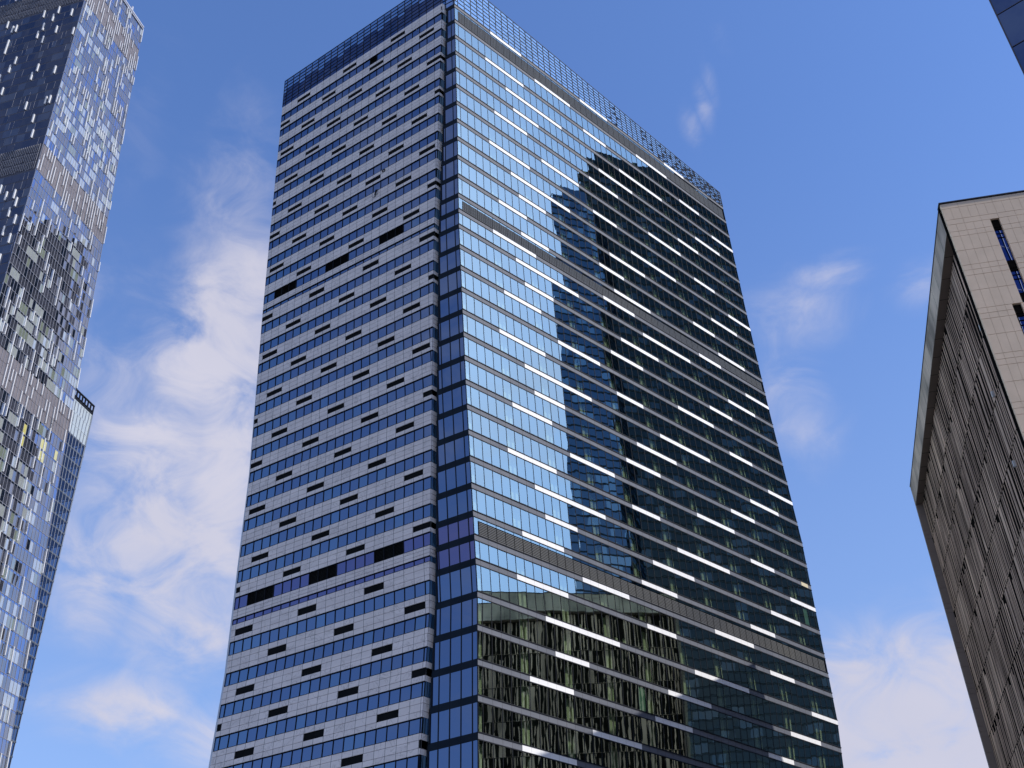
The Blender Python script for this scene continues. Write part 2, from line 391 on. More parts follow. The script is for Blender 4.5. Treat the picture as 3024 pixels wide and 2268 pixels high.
for k in range(len(Z) - 2):
    zt = zwin(k); znext = zwin(k + 1); vis = k < VIS
    wh = .465 if k not in (12, 26) else .20
    wb = zt - wh
    mb = MB()
    band_top = wb; band_bot = znext
    if k == 0:   # band under the crown too
        pass
    # window strip of storey k
    n = int(cmax(zt)) + 1
    eds = [-.5] + list(range(0, n)) ; cm = cmax(zt)
    eds = [e for e in eds if e < cm - .08] + [cm]
    darks = DARKW.get(k, [])
    w = MB(); f2 = MB(); runs = [w]
    for i in range(len(eds) - 1):
        a, b = eds[i], eds[i + 1]
        mid = (a + b) / 2
        if any(x <= mid <= y for x, y in darks):
            if w.f: w = MB(); runs.append(w)
            continue
        lt = 1 if (a < 3 and k > 8) or rnd.random() < (.04 + .006 * k) else 0
        if k in (25, 26): lt = 2
        pane(w, PS, a + .03, b - .03, wb + .012, zt - .012, -.03, lt, jit=.0006)
    for i in range(1, len(eds) - 1):
        f2.hexa(PS, eds[i] - .022, eds[i] + .022, wb, zt, -.06, -.008, 0)
    f2.hexa(PS, -.5, cm, zt - .012, zt + .006, -.06, .006, 0)
    f2.hexa(PS, -.5, cm, wb - .004, wb + .012, -.06, .004, 0)
    for i, (f0, f1) in enumerate(((0., .08), (.46, .56), (.92, 1.))): ret_quad(f2, wb, zt, f0, f1, 0)
    ret_quad(w, wb, zt, .08, .46, 3); ret_quad(w, wb, zt, .56, .92, 3)
    if vis:
        for rw in runs: o = rw.build('stone_ribbon_window', [M['endglass'], M['endglass2'], M['endglass3'], M['cornerglass']], tower) or o
        f2.build('window_frame', M['frame'], o)
    else:
        for src, off in ((w, 0), (f2, 4)):
            nn = len(low_s.v); low_s.v += src.v; low_s.f += [tuple(i + nn for i in q) for q in src.f]; low_s.uv += src.uv; low_s.m += [q + off for q in src.m]
    for (x, y) in darks:
        d = MB(); d.hexa(PS, x + .02, y - .02, wb + .01, zt - .01, -.10, -.07, 1)
        nn = 9
        for q in range(nn):
            z0 = wb + .02 + (zt - wb - .03) * q / nn
            d.hexa(PS, x + .03, y - .03, z0, z0 + (zt - wb) / nn * .35, -.08, -.04, 0)
        if vis: d.build('plant_louvre', [M['louvre_dark'], M['core']], tower)
    # stone band between this window and the next
    H = wb - znext
    r1, r2 = znext + H * .30, znext + H * .68
    nxt = k + 1
    st = START.get(nxt)
    if nxt == 12: st = None
    gaps = []
    if st is not None:
        c0 = st - 14
        while c0 < 30:
            a, b = max(c0, -.5), min(c0 + 2, cmax(zt))
            if b > a + .05: gaps.append((a, b))
            c0 += 7
    J = .006
    def row(z0, z1, gp):
        cur = -.5
        for (a, b) in gp:
            if a > cur: mb.hexa(PS, cur, a, z0 + J, z1 - J, -.04, 0, 0)
            cur = b
        if cur < cmax((z0 + z1) / 2) - .01: mb.hexa(PS, cur, cmax(z0), z0 + J, z1 - J, -.04, 0, 0)
    row(znext, r1, []); row(r1, r2, gaps if H > .4 else []); row(r2, wb, [])
    mb.hexa(PS, -.5, cmax(znext), znext, wb, -.06, -.034, 1)
    for (a0, a1) in ((znext + J, r1 - J), (r1 + J, r2 - J), (r2 + J, wb - J)):
        if gaps and gaps[-1][1] >= cmax(zt) - .01 and abs(a0 - r1) < .01:
            continue
        ret_quad(mb, a0, a1, 0, .98, 0)
    if vis:
        mb.build('stone_band', [M['stone'], M['joint']], tower)
        if H > .4:
            for (a, b) in gaps:
                d = MB(); d.hexa(PS, a + .01, b - .01, r1, r2, -.036, -.018, 0)
                d.build('recessed_slot', M['louvre_dark'], tower)
    else:
        nn = len(low_s.v); low_s.v += mb.v; low_s.f += [tuple(i + nn for i in q) for q in mb.f]; low_s.uv += mb.uv; low_s.m += [q + 5 for q in mb.m]
low_s.build('lower_stone_storeys', [M['endglass'], M['endglass2'], M['endglass3'], M['cornerglass'], M['frame'], M['stone'], M['joint']], tower)
# stone band right under the crown (above window 0) with slots of storey 0
mb = MB(); zt = Z[0] + .27; znext = zwin(0); H = zt - znext; r1, r2 = znext + H * .30, znext + H * .68
gaps = []
c0 = START[0] - 14
while c0 < 30:
    a, b = max(c0, -.5), min(c0 + 2, cmax(znext))
    if b > a + .05: gaps.append((a, b))
    c0 += 7
cur = -.5
mb.hexa(PS, -.5, cmax(znext), znext + .006, r1 - .006, -.04, 0, 0); mb.hexa(PS, -.5, cmax(r2), r2 + .006, zt - .006, -.04, 0, 0)
for (a, b) in gaps:
    if a > cur: mb.hexa(PS, cur, a, r1 + .006, r2 - .006, -.04, 0, 0)
    cur = b
mb.hexa(PS, cur, cmax(r1), r1 + .006, r2 - .006, -.04, 0, 0)
mb.hexa(PS, -.5, cmax(znext), znext, zt, -.06, -.034, 1); ret_quad(mb, znext, zt, 0, .98, 0)
mb.build('stone_band', [M['stone'], M['joint']], tower)
for (a, b) in gaps:
    d = MB(); d.hexa(PS, a + .01, b - .01, r1, r2, -.036, -.018, 0); d.build('recessed_slot', M['louvre_dark'], tower)
# small fittings on the stone face
for (zz, u) in ((42.12, 8.15), (42.04, 7.20), (42.10, 1.68), (42.12, 4.12)):
    d = MB()
    p = PSu(u, zz + .14, 0.0); q = PSu(u + .14, zz - .10, .10); up = Vector((0, 0, .05)); nn = nS * .03
    d.quad([p, q, q + up * 2, p + up * 2], None, 0); d.quad([p + nn, q + nn, q + nn + up * 2, p + nn + up * 2], None, 0); d.quad([q, q + nn, q + nn + up * 2, q + up * 2], None, 0)
    o = d.build('open_window_sash', M['metal'], tower)
d = MB()
for i in range(16):
    a0, a1 = i / 16 * 2 * math.pi, (i + 1) / 16 * 2 * math.pi
    c = lambda a, r, o: PSu(6.35 + math.cos(a) * r, 34.8 + math.sin(a) * r, o)
    d.quad([c(a0, .045, .02), c(a1, .045, .02), c(a1, .085, .02), c(a0, .085, .02)], None, 0)
    d.quad([c(a0, .085, .0), c(a1, .085, .0), c(a1, .085, .02), c(a0, .085, .02)], None, 0)
d.build('round_vent', M['louvre_dark'], tower)
d = MB()
pts = [(0, 0), (.10, .10), (.16, .30), (.06, .28), (-.04, .12)]
d.quad([PSu(5.92 + a, 33.60 + b, .03 + .05 * (i % 2)) for i, (a, b) in enumerate(pts)], None, 0)
d.quad([PSu(5.74 + a, 33.56 + b, .03) for a, b in ((0, 0), (.2, .03), (.2, .07), (.1, .05))], None, 0)
d.build('torn_flashing', M['louvre_dark'], tower)

# crown screens
def crown(P, u0, u1, step, zb, ztf, rows, mats, name, first=.5, see=None):
    zb_ = zb
    pan = MB(); fr = MB()
    es = [u0]
    x = u0 + first
    while x < u1 - .05: es.append(x); x += step
    es.append(u1)
    for r in range(rows):
        for i in range(len(es) - 1):
            a, b = es[i], es[i + 1]
            za0 = zb + (ztf(a) - zb) * r / rows; za1 = zb + (ztf(a) - zb) * (r + 1) / rows
            zb0 = zb + (ztf(b) - zb) * r / rows; zb1 = zb + (ztf(b) - zb) * (r + 1) / rows
            j = rnd.gauss(0, .002)
            mi = 0
            if see: mi = see(r, i)
            pan.quad([P(a, za0, j), P(b, zb0, -j), P(b, zb1, j), P(a, za1, -j)], None, mi)
            t = .017
            fr.quad([P(a, za1 - t, .012), P(b, zb1 - t, .012), P(b, zb1 + t, .012), P(a, za1 + t, .012)], None, 0)
            fr.quad([P(a, za1 - t, .012), P(b, zb1 - t, .012), P(b, zb1 - t, -.02), P(a, za1 - t, -.02)], None, 0)
    for x in es:
        hw = .02 * step
        fr.hexa(P, x - hw, x + hw, zb, ztf(x), -.03, .016, 0)
    o = pan.build(name, mats, tower); fr.build('screen_frame', M['frame'], o)
crown(PG, 0, 49, 1., Z[0] + .02, lambda u: Z[0] + 2.15 - 1.13 * u / 49, 8, [M['crown']], 'crown_screen')
crown(PE, -(endW(Z[0]) + .1) / .385, 0, 1., Z[0] + .02, lambda u: Z[0] + 2.15, 8, [M['crown_dark']], 'crown_screen')
M['crown_solid'] = mat_glass('crown_backed_glass', (.16, .20, .32), (0, 0, 0), fac=.45, fgraz=.8, wav=.01, opaque=True, body=(.004, .008, .025))
crown(PS, -.5, cmax(Z[0] + .5), 1., Z[0] + .27, lambda u: Z[0] + 2.14, 8, [M['crown_dark'], M['crown_solid'], M['endglass2']], 'crown_screen', see=lambda r, i: 1 if (r < 4 or (r == 4 and i % 3)) else (2 if rnd.random() < .06 else 0))
# roof, rear and far walls
m = MB()
A = path('sl', Z[0]); Bc = path('sc', Z[0]); C = path('gc', Z[0]); D = path('re', Z[0]); back = D + (A - C)
zz = Z[0] + .05
def atz(v, z): return W3(Vector((v.x, v.y, z)))
m.quad([atz(A, zz), atz(C, zz), atz(D, zz), atz(back, zz)], None, 0)
m.build('roof_deck', M['roof'], tower)
m = MB()
for i in range(len(Z) - 1):
    z1, z0 = Z[i], Z[i + 1]
    def q4(f0, f1, z): return None
    def bk(z): return path('re', z) + (path('sl', z) - path('gc', z))
    for (fa, fb) in ((lambda z: path('sl', z), bk), (bk, lambda z: path('re', z))):
        for (za, zc, mi) in ((z0, z1 - .22, 0), (z1 - .22, z1, 1)):
            m.quad([W3(fb(za)), W3(fa(za)), W3(fa(zc)), W3(fb(zc))], [(0, za), (20, za), (20, zc), (0, zc)], mi)
m.build('rear_wall', [M['endglass2'], M['grey']], tower)
# slab of the other glass face showing as a thin pale edge behind the stone
def PL(u, z, o):
    return W3(path('sl', z) + s * (u) - nS * .1 + nS * o)
m = MB()
for i in range(len(Z) - 1):
    k = i
    wd = interp(k, [0, 6, 9, 14, 24, 42], [.0, .01, .05, .10, .17, .20])
    wd2 = interp(k + 1, [0, 6, 9, 14, 24, 42], [.0, .01, .05, .10, .17, .20])
    z1, z0 = Z[i] - HS, Z[i + 1] - HS
    m.quad([PL(wd2, z0, 0), PL(0, z0, 0), PL(0, z1, 0), PL(wd, z1, 0)], [(0, z0), (1, z0), (1, z1), (0, z1)], 0 if wd > .03 else 1)
    m.quad([PL(wd2, z0, -1), PL(wd2, z0, 0), PL(wd, z1, 0), PL(wd, z1, -1)], None, 0)
M['edgewhite'] = mat_simple('pale_edge_glass', (.45, .5, .58), (.55, .6, .68), rough=.2)
m.build('side_glass_edge', [M['edgewhite'], M['frame']], tower)
fix_parent(tower)

# ------------------------------------------------------------------ left tower with fins
AT, AB = Vector((-132.0645, 212.6188, 338.5875)), Vector((-129.1625, 222.7392, -1.6))
BT, BB = Vector((-124.3035, 239.6844, 338.5875)), Vector((-117.2894, 264.1455, -1.6))
d74 = Vector((math.cos(math.radians(74)), math.sin(math.radians(74)), 0)); n74 = Vector((d74.y, -d74.x, 0))
d345 = Vector((math.cos(math.radians(-15)), math.sin(math.radians(-15)), 0)); n255 = Vector((d345.y, -d345.x, 0))
HT = 338.5875
def lp(a, b, z): return a + (b - a) * ((HT - z) / (HT + 1.6))
NL = 30
def LB(u, z, o):   # bright face, u in bays, z metres above camera
    a = lp(AT, AB, z); b = lp(BT, BB, z)
    p = a + (b - a) * (u / NL) + n74 * o; return Vector((p.x, p.y, z + CAMZ))
def LD(u, z, o):   # dark face, u metres, 0 at the corner, negative to the left
    a = lp(AT, AB, z); p = a + d345 * u + n255 * o; return Vector((p.x, p.y, z + CAMZ))
ltower = empty('fin_tower', (-125, 235, 0))
tag(ltower, 'very tall tower at the left edge covered in scattered white vertical fins', 'skyscraper')
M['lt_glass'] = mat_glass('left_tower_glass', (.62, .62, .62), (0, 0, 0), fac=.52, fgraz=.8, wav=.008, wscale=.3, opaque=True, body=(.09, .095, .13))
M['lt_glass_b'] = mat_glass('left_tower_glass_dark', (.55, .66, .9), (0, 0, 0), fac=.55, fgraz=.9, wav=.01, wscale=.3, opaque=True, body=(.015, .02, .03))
def mat_behind(name, col, mixf):
    m, nt, out = newmat(name)
    d = N(nt, 'ShaderNodeBsdfDiffuse'); c, _ = noise_mix(nt, [x * .85 for x in col], col, .7); L(nt, c, d.inputs['Color'])
    gl = N(nt, 'ShaderNodeBsdfGlossy'); gl.inputs['Color'].default_value = (.75, .85, 1, 1); gl.inputs['Roughness'].default_value = .02
    mx = N(nt, 'ShaderNodeMixShader'); mx.inputs[0].default_value = mixf
    L(nt, d.outputs[0], mx.inputs[1]); L(nt, gl.outputs[0], mx.inputs[2]); L(nt, mx.outputs[0], out.inputs[0]); return m
M['lt_blind'] = mat_behind('blind_white', (.46, .50, .49), .40)
M['lt_blind_g'] = mat_behind('blind_greenish', (.24, .28, .22), .35)
M['lt_yellow'] = mat_behind('yellow_blind', (.72, .66, .22), .25)
M['lt_brown'] = mat_simple('bronze_louvre', (.17, .16, .185), (.22, .205, .225), scale=.4, rough=.6, spec=.1)
M['lt_line'] = mat_simple('steel_mullion', (.24, .25, .30), (.30, .31, .36), rough=.5, spec=.15)
M['lt_fin'] = mat_simple('white_fin', (.74, .75, .78), (.66, .67, .7), rough=.5)
M['lt_dark'] = mat_glass('shaded_glass', (.13, .16, .22), (0, 0, 0), fac=.45, fgraz=.8, wav=.006, opaque=True, body=(.018, .020, .045))  # dark face: shade put into the colour of its glass and spandrel copies
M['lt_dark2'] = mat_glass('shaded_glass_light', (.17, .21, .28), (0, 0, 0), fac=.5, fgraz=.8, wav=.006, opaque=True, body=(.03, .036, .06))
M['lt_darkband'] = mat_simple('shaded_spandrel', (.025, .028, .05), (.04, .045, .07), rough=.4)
FH = 3.45
nf = int(HT / FH)
def in_louv(z): return 318.5 < z < 327 or 242.5 < z < 252.5 or 174.5 < z < 184
def blind_prob(z, u):
    if 305.5 < z < 309: return .95 if u < 16 else .2
    if 268 < z < 286: return .55
    if 252 < z < 268: return .40
    if 206 < z < 240: return .10
    if 186 < z < 206: return .32
    if 150 < z < 160: return .25
    if 120 < z < 150: return .32
    if z < 120: return .22
    return .10
fins_b = []; fins_d = []
band_parts = []
bands_extra = MB()
for i in range(nf + 1):
    zt = HT - i * FH; zb = max(zt - FH, -1.6)
    if zt < 0: break
    m = MB()
    lv = in_louv((zt + zb) / 2)
    sp = .62
    if lv:
        m.hexa(LB, 0, NL, zb, zt - .1, -.3, -.1, 3)
        for u in range(NL + 1): m.hexa(LB, u - .05, u + .05, zb, zt, -.1, .03, 4)
    else:
        m.hexa(LB, 0, NL, zt - sp, zt, -.3, -.02, 5)
        bp_ = blind_prob(zt, 0); run = 0
        for u in range(NL):
            p = blind_prob(zt, u)
            if run > 0: run -= 1; mi = cur
            else:
                if rnd.random() < p * .8: cur = 1 if rnd.random() < .75 else 2; run = 0 if rnd.random() < .8 else 2; mi = cur
                else: mi = 0 if rnd.random() < .8 else 6
            zlo = zb + .05
            pane(m, LB, u + .03, u + .97, zlo, zt - sp, 0, mi, jit=.012)
        for u in range(NL + 1): m.hexa(LB, u - .04, u + .04, zb, zt, -.1, .06, 4)
        m.hexa(LB, 0, NL, zt - .06, zt + .06, -.1, .05, 4)
    mats = [M['lt_glass'], M['lt_blind'], M['lt_blind_g'], M['lt_brown'], M['lt_line'], M['lt_glass_b'], M['lt_glass_b']]
    m.build('glazing_band', mats, ltower)
    # fins
    for u in range(NL + 1):
        pr = .5 if lv else (.17 if zt > 240 else .13)
        if rnd.random() < pr:
            hgt = FH * (1 if rnd.random() < .6 else 1.9)
            fins_b.append((u, zt - hgt, zt))
for i, (u, z0, z1) in enumerate(sorted(fins_b, key=lambda q: -q[1])):
    pass
stuff = MB(); n100 = 0
for (u, z0, z1) in sorted(fins_b, key=lambda q: q[1]):
    if z0 < 84: tgt = stuff
    elif n100 < 100: tgt = MB(); n100 += 1
    else: tgt = stuff
    tgt.hexa(LB, u - .10, u + .10, z0, z1, .0, .38, 0)
    if tgt is not stuff: tgt.build('fin', M['lt_fin'], ltower)
o = stuff.build('fin', M['lt_fin'], ltower); o['kind'] = 'stuff'
# yellow panes, plain surface colour
for (px, z, w) in ((24.3, 169.4, 1), (24.0, 165.8, 1)):
    pass
def ubay(p, z):
    a = lp(AT, AB, z); b = lp(BT, BB, z); return (Vector((p[0], p[1], 0)) - Vector((a.x, a.y, 0))).dot(d74) / (b - a).length * NL
for (x, y, z, w) in ((-123.4, 242.9, 169.4, 2), (-123.3, 243.2, 165.9, 2), (-125.2, 236.6, 169.3, 1), (-125.3, 236.3, 166.0, 1), (-121.5, 249.6, 166.3, 1)):
    i = round((HT - z) / FH - .5); zt = HT - i * FH; u = round(ubay((x, y), z) - .5)
    m = MB(); m.hexa(LB, u + .05, u + w - .05, zt - FH + .06, zt - .65, -.02, .03, 0); m.build('yellow_pane', M['lt_yellow'], ltower)
# dark face
WD = 48.
fd = MB(); nd = 0
for i in range(nf + 1):
    zt = HT - i * FH; zb = max(zt - FH, -1.6)
    if zt < 0: break
    m = MB(); lv = in_louv((zt + zb) / 2)
    if lv:
        m.hexa(LD, -WD, 0, zb, zt, -.3, -.1, 4)
        u = -WD
        while u < -.3: m.hexa(LD, u - .03, u + .05, zb + rnd.random() * .8, zt, -.1, .15, 3); u += .62
    else:
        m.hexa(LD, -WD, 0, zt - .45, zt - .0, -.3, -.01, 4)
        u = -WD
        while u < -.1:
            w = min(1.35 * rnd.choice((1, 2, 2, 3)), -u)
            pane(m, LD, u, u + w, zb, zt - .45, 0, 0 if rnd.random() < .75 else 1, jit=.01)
            if rnd.random() < .5: m.hexa(LD, u - .025, u + .025, zb, zt - .4, 0, .05, 3)
            u += w
        u = -WD
        while u < -.5:
            if rnd.random() < .07: fins_d.append((u, zt - FH, zt))
            u += 1.35
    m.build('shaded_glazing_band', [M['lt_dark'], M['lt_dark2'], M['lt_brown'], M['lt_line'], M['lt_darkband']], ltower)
for (u, z0, z1) in fins_d:
    fd.hexa(LD, u - .2, u + .2, z0 + .1, z1, 0, .45, 0)
o = fd.build('shaded_face_fin', M['lt_fin'], ltower); o['kind'] = 'stuff'
# roof rail and hidden sides
m = MB()
m.hexa(LB, 0, NL, HT + .0, HT + .25, -1.2, .3, 0, True); m.hexa(LB, 0, NL + .2, HT + 1.0, HT + 1.4, -.1, .35, 0, True)
for u in range(0, NL + 1, 2): m.hexa(LB, u - .06, u + .06, HT + .2, HT + 1.1, 0, .2, 0)
m.hexa(LB, 22, 22.6, HT + 1.2, HT + 3.0, 0, .4, 0, True)
m.build('roof_rail', M['metal'], ltower)
m = MB()
for i in range(0, nf, 4):
    z1 = HT - i * FH; z0 = max(z1 - 4 * FH, -1.6)
    def rr(z): return lp(BT, BB, z) - d345 * 45
    def ra(z): return lp(AT, AB, z) - d345 * 45
    up = lambda v, z: Vector((v.x, v.y, z + CAMZ))
    m.quad([up(lp(BT, BB, z0), z0), up(rr(z0), z0), up(rr(z1), z1), up(lp(BT, BB, z1), z1)], None, 0)
    m.quad([up(rr(z0), z0), up(ra(z0), z0), up(ra(z1), z1), up(rr(z1), z1)], None, 0)
up = lambda v, z: Vector((v.x, v.y, z + CAMZ))
m.quad([up(AT, HT), up(BT, HT), up(BT - d345 * 45, HT), up(AT - d345 * 45, HT)], None, 0)
m.build('rear_wall', M['lt_dark'], ltower)
fix_parent(ltower)

# ------------------------------------------------------------------ lower block beside the left tower
ann = empty('glass_annex_block', (-119, 257, 0))
tag(ann, 'lower dark blue glass block joined to the right side of the finned tower', 'building')
ER = Vector((-118.75, 259.2, 0)); AH = 190.9
def AX(u, z, o):     # u 0 at the tower edge .. 1 at the free right edge
    a = lp(BT, BB, z) ; a = Vector((a.x, a.y, 0)); p = a + (ER - a) * u + n74 * (o - .25); return Vector((p.x, p.y, z + CAMZ))
M['an_glass'] = mat_glass('annex_glass', (.14, .20, .32), (.18, .26, .38), fac=.26, fgraz=.6, wav=.006, wscale=.3)
M['an_white'] = mat_behind('annex_white_panel', (.55, .6, .55), .3)
M['an_edge'] = mat_simple('annex_edge', (.16, .19, .25), (.22, .25, .31), rough=.5)
M['an_slab'] = mat_simple('annex_slab', (.08, .10, .14), (.11, .13, .17), rough=.7, spec=.1)
M['an_dark'] = mat_simple('annex_interior', (.004, .008, .02), (.008, .014, .03), rough=.9)
AF = 3.45; nv = int(AH / AF)
for i in range(nv + 1):
    zt = AH - i * AF; zb = max(zt - AF, -1.6)
    if zt < 0: break
    wdt = (ER - Vector((lp(BT, BB, zt).x, lp(BT, BB, zt).y, 0))).length
    if (ER - Vector((lp(BT, BB, zt).x, lp(BT, BB, zt).y, 0))).dot(d74) < .4: break
    n = max(2, int(round(wdt / 1.35)))
    m = MB()
    if i == 0:
        for q in range(n + 1): m.hexa(AX, q / n - .02, q / n + .02, zb, zt, -.3, 0, 1, True)
        m.hexa(AX, 0, 1.02, zt - .35, zt, -.4, .05, 1, True); m.hexa(AX, 0, 1.0, zb + 1.2, zb + 1.4, -.3, 0, 1, True)
        m.hexa(AX, 0, 1.0, zb, zb + .9, -.3, 0, 1, True)
        m.build('parapet_frame', [M['an_white'], M['frame']], ann); continue
    wh = 1 <= i <= 4 and i != 0
    for q in range(n):
        mi = 2 if i in (1, 2, 3) else 0
        pane(m, AX, q / n + .02, (q + 1) / n - .02, zb + .1, zt - .35, 0, mi, jit=.01)
        m.hexa(AX, q / n - .015, q / n + .015, zb, zt, -.1, .04, 3)
    m.hexa(AX, 0, 1.0, zt - .38, zt + .05, -.3, .03, 4 if i > 3 else 2)
    m.hexa(AX, .97, 1.03, zb, zt, -.3, .1, 3)
    if i > 3:
        m.hexa(AX, .0, .72, zb + .1, zt - .3, -3.2, -3.0, 1); m.quad([AX(0, zt - .3, -.1), AX(1, zt - .3, -.1), AX(.8, zt - .3, -3.2), AX(0, zt - .3, -3.2)], None, 1)
        m.hexa(AX, .5, .56, zb, zt - .3, -1.2, -.8, 1)
    m.build('glazed_storey', [M['an_glass'], M['an_dark'], M['an_white'], M['an_edge'], M['an_slab']], ann)
m = MB()
def rs(o, z): p = ER - d345 * o; return Vector((p.x, p.y, z + CAMZ))
for i in range(4, nv + 1):
    zt = AH - i * AF; zb = max(zt - AF, -1.6)
    for q in range(6):
        m.quad([rs(.3 + q * 2.2, zb), rs(.3 + q * 2.2 + .25, zb), rs(.3 + q * 2.2 + .25, zt), rs(.3 + q * 2.2, zt)], None, 1)
    m.quad([rs(0, zt - .4), rs(14, zt - .4), rs(14, zt), rs(0, zt)], None, 1)
m.build('side_frame', [M['an_glass'], M['an_slab']], ann)
fix_parent(ann)

# ------------------------------------------------------------------ right building
RN = Vector((48.27, 89.95, 0)); RF = Vector((60.895, 150.9, 0)); RH = 89.83
dv = (RF - RN).normalized(); RLen = (RF - RN).length
du = Vector((math.cos(math.radians(-9.5)), math.sin(math.radians(-9.5)), 0))
nU = Vector((du.y, -du.x, 0)); nV = Vector((-dv.y, dv.x, 0)); nV = nV if nV.x < 0 else -nV
rb = empty('stone_framed_building', (48.27, 89.95, 0))
tag(rb, 'beige panelled building at the right edge with a dark finned long side', 'building')
def RU(u, z, o): p = RN + du * u + nU * o; return Vector((p.x, p.y, z + CAMZ))
def RV(v, z, o): p = RN + dv * (RLen - v) + nV * o; return Vector((p.x, p.y, z + CAMZ))   # v from far corner toward near corner (outward order)
M['beige'] = mat_simple('beige_panel', (.69, .54, .40), (.78, .61, .455), scale=.5, rough=.6, spec=.3)
M['beige2'] = mat_simple('fascia_panel', (.78, .66, .57), (.26, .23, .21), scale=.25, rough=.7, spec=.05, stretch=(1, 1, .6), lines=[(0, 3.4, 0., .03)])  # two-tone mottle: patches of reflected sun put into the panel colour
M['brown'] = mat_simple('brown_panel', (.19, .15, .13), (.23, .185, .16), scale=.3, rough=.55)
M['finstone'] = mat_simple('fin_stone', (.90, .66, .52), (.30, .22, .18), scale=.3, rough=.9, spec=.05, stretch=(1, 1, .35))  # strong light/dark noise paints in sunlight reflected off the glass tower
M['black'] = mat_simple('dark_backing', (.006, .006, .0065), (.012, .011, .011), rough=1., spec=0.)
M['ribbed'] = mat_simple('ribbed_dark', (.014, .011, .009), (.028, .022, .018), scale=2., rough=1., spec=0., lines=[(1, .16, 0, .05)], linecol=(.008, .008, .008))
M['rbwin'] = mat_glass('right_building_glass', (.26, .34, .58), (0, 0, 0), fac=.6, fgraz=.9, wav=.004, opaque=True, body=(.01, .015, .05))
M['cope'] = mat_simple('dark_coping', (.02, .022, .035), (.03, .032, .045), rough=.4)
UWID = 34.
rows = [(RH - .12, 88.95, 1.81), (88.95, 87.24, .905), (87.24, 86.51, 1.81)]
base = 86.51; first = True
while base > -1.6:
    offs = [1.07, 1.79, 3.87, 5.98] if first else [.72, 1.45, 3.52, 5.98]
    if not first: offs = [.72, 1.45, 3.52, 5.98]
    top = base
    for j, o_ in enumerate(offs):
        rows.append((top, base - o_, .905)); top = base - o_
    base -= 5.98; first = False
wincols = [(4.50, 5.38, 86.51, 76.0), (3.42, 4.30, 74.5, 60.0)]
m = MB(); m.hexa(RU, 0, UWID, -1.6, RH - .05, -1.2, -.35, 0); m.build('wall_backing', M['black'], rb)
JG = .022
for (zt, zb, pitch) in rows:
    if zb < 20 and zt < 20: pass
    m = MB(); u = 0.; last = None
    while u < UWID - .01:
        u1 = min(u + pitch, UWID)
        segs = [(u, u1)]
        for (a, b, wt, wb_) in wincols:
            if zb < wt - .05 and zt > wb_ + .05:
                ns = []
                for (x, y) in segs:
                    if y <= a or x >= b: ns.append((x, y)); continue
                    if x < a: ns.append((x, a))
                    if y > b: ns.append((b, y))
                segs = ns
        for (x, y) in segs:
            if y - x > .06:
                if last is not None and x - last > .1 and m.f: m.build('panel_course', M['beige'], rb); m = MB()
                m.hexa(RU, x + JG * .5, y - JG * .5, max(zb, -1.6) + JG, zt - JG, -.34, 0, 0); last = y
        u = u1
    m.build('panel_course', M['beige'], rb)
for (a, b, wt, wb_) in wincols:
    m = MB()
    zt = wt; n = 0
    while zt > wb_ + .2:
        # dark spandrel, two transom lights, tall light
        for (h0, h1, mi) in ((0, 1.1, 1), (1.1, 1.5, 2), (1.55, 2.0, 0), (2.1, 2.6, 0), (2.7, 5.98, 0)):
            z1 = zt - h0; z0 = max(zt - h1, wb_)
            if z1 > z0: m.hexa(RU, a + .02, b - .02, z0 + .04, z1 - .04, -.34, -.28 if mi == 0 else -.24, mi)
        zt -= 5.98
    m.build('slot_window', [M['rbwin'], M['ribbed'], M['black']], rb)
# coping
m = MB(); m.hexa(RU, -.12, UWID, RH - .03, RH + .10, -1., .10, 0, True); m.hexa(RV, 0, RLen + .08, RH - .02, RH + .09, -.9, .08, 0, True)
m.build('roof_coping', M['cope'], rb)
# fascia, far and near walls of the frame around the recessed side
m = MB(); m.hexa(RV, 0, RLen - .36, RH - .75, RH - .03, -1.1, -.0, 0); m.hexa(RV, 0, RLen - .36, RH - 2.75, RH - .78, -1.1, .0, 0); m.hexa(RV, 0, RLen - .36, 86.5, RH - 2.78, -1.1, 0, 0)
m.build('roof_fascia', M['beige2'], rb)
m = MB(); m.hexa(RV, .0, RLen - .4, 86.42, 86.49, -1.1, -.02, 0)
z = RLen
for q in range(16): m.hexa(RV, q * 3.8 - .02, q * 3.8 + .02, 86.40, 86.43, -1.1, -.02, 1)
m.build('soffit', [M['brown'], M['black']], rb)
m = MB(); zt = 86.4
hts = [2.07, 2.46, .72, .73]
i = 0
while zt > -1.6:
    h = hts[i % 4]; m.hexa(RV, 0, .45, max(zt - h, -1.6) + .03, zt, -1.05, -.02, 0); zt -= h; i += 1
m.build('far_side_wall', M['brown'], rb)
m = MB(); zt = 86.45; i = 0
while zt > -1.6:
    h = hts[(i + 1) % 4]; m.hexa(RV, RLen - .70, RLen - .36, max(zt - h, -1.6) + .03, zt, -1.05, -.01, 0); zt -= h; i += 1
m.build('near_side_wall', M['beige2'], rb)
m = MB(); m.hexa(RV, 0, RLen - .45, -1.6, 86.6, -1.6, -1.02, 0); m.build('recessed_wall', M['ribbed'], rb)
zt = 86.4
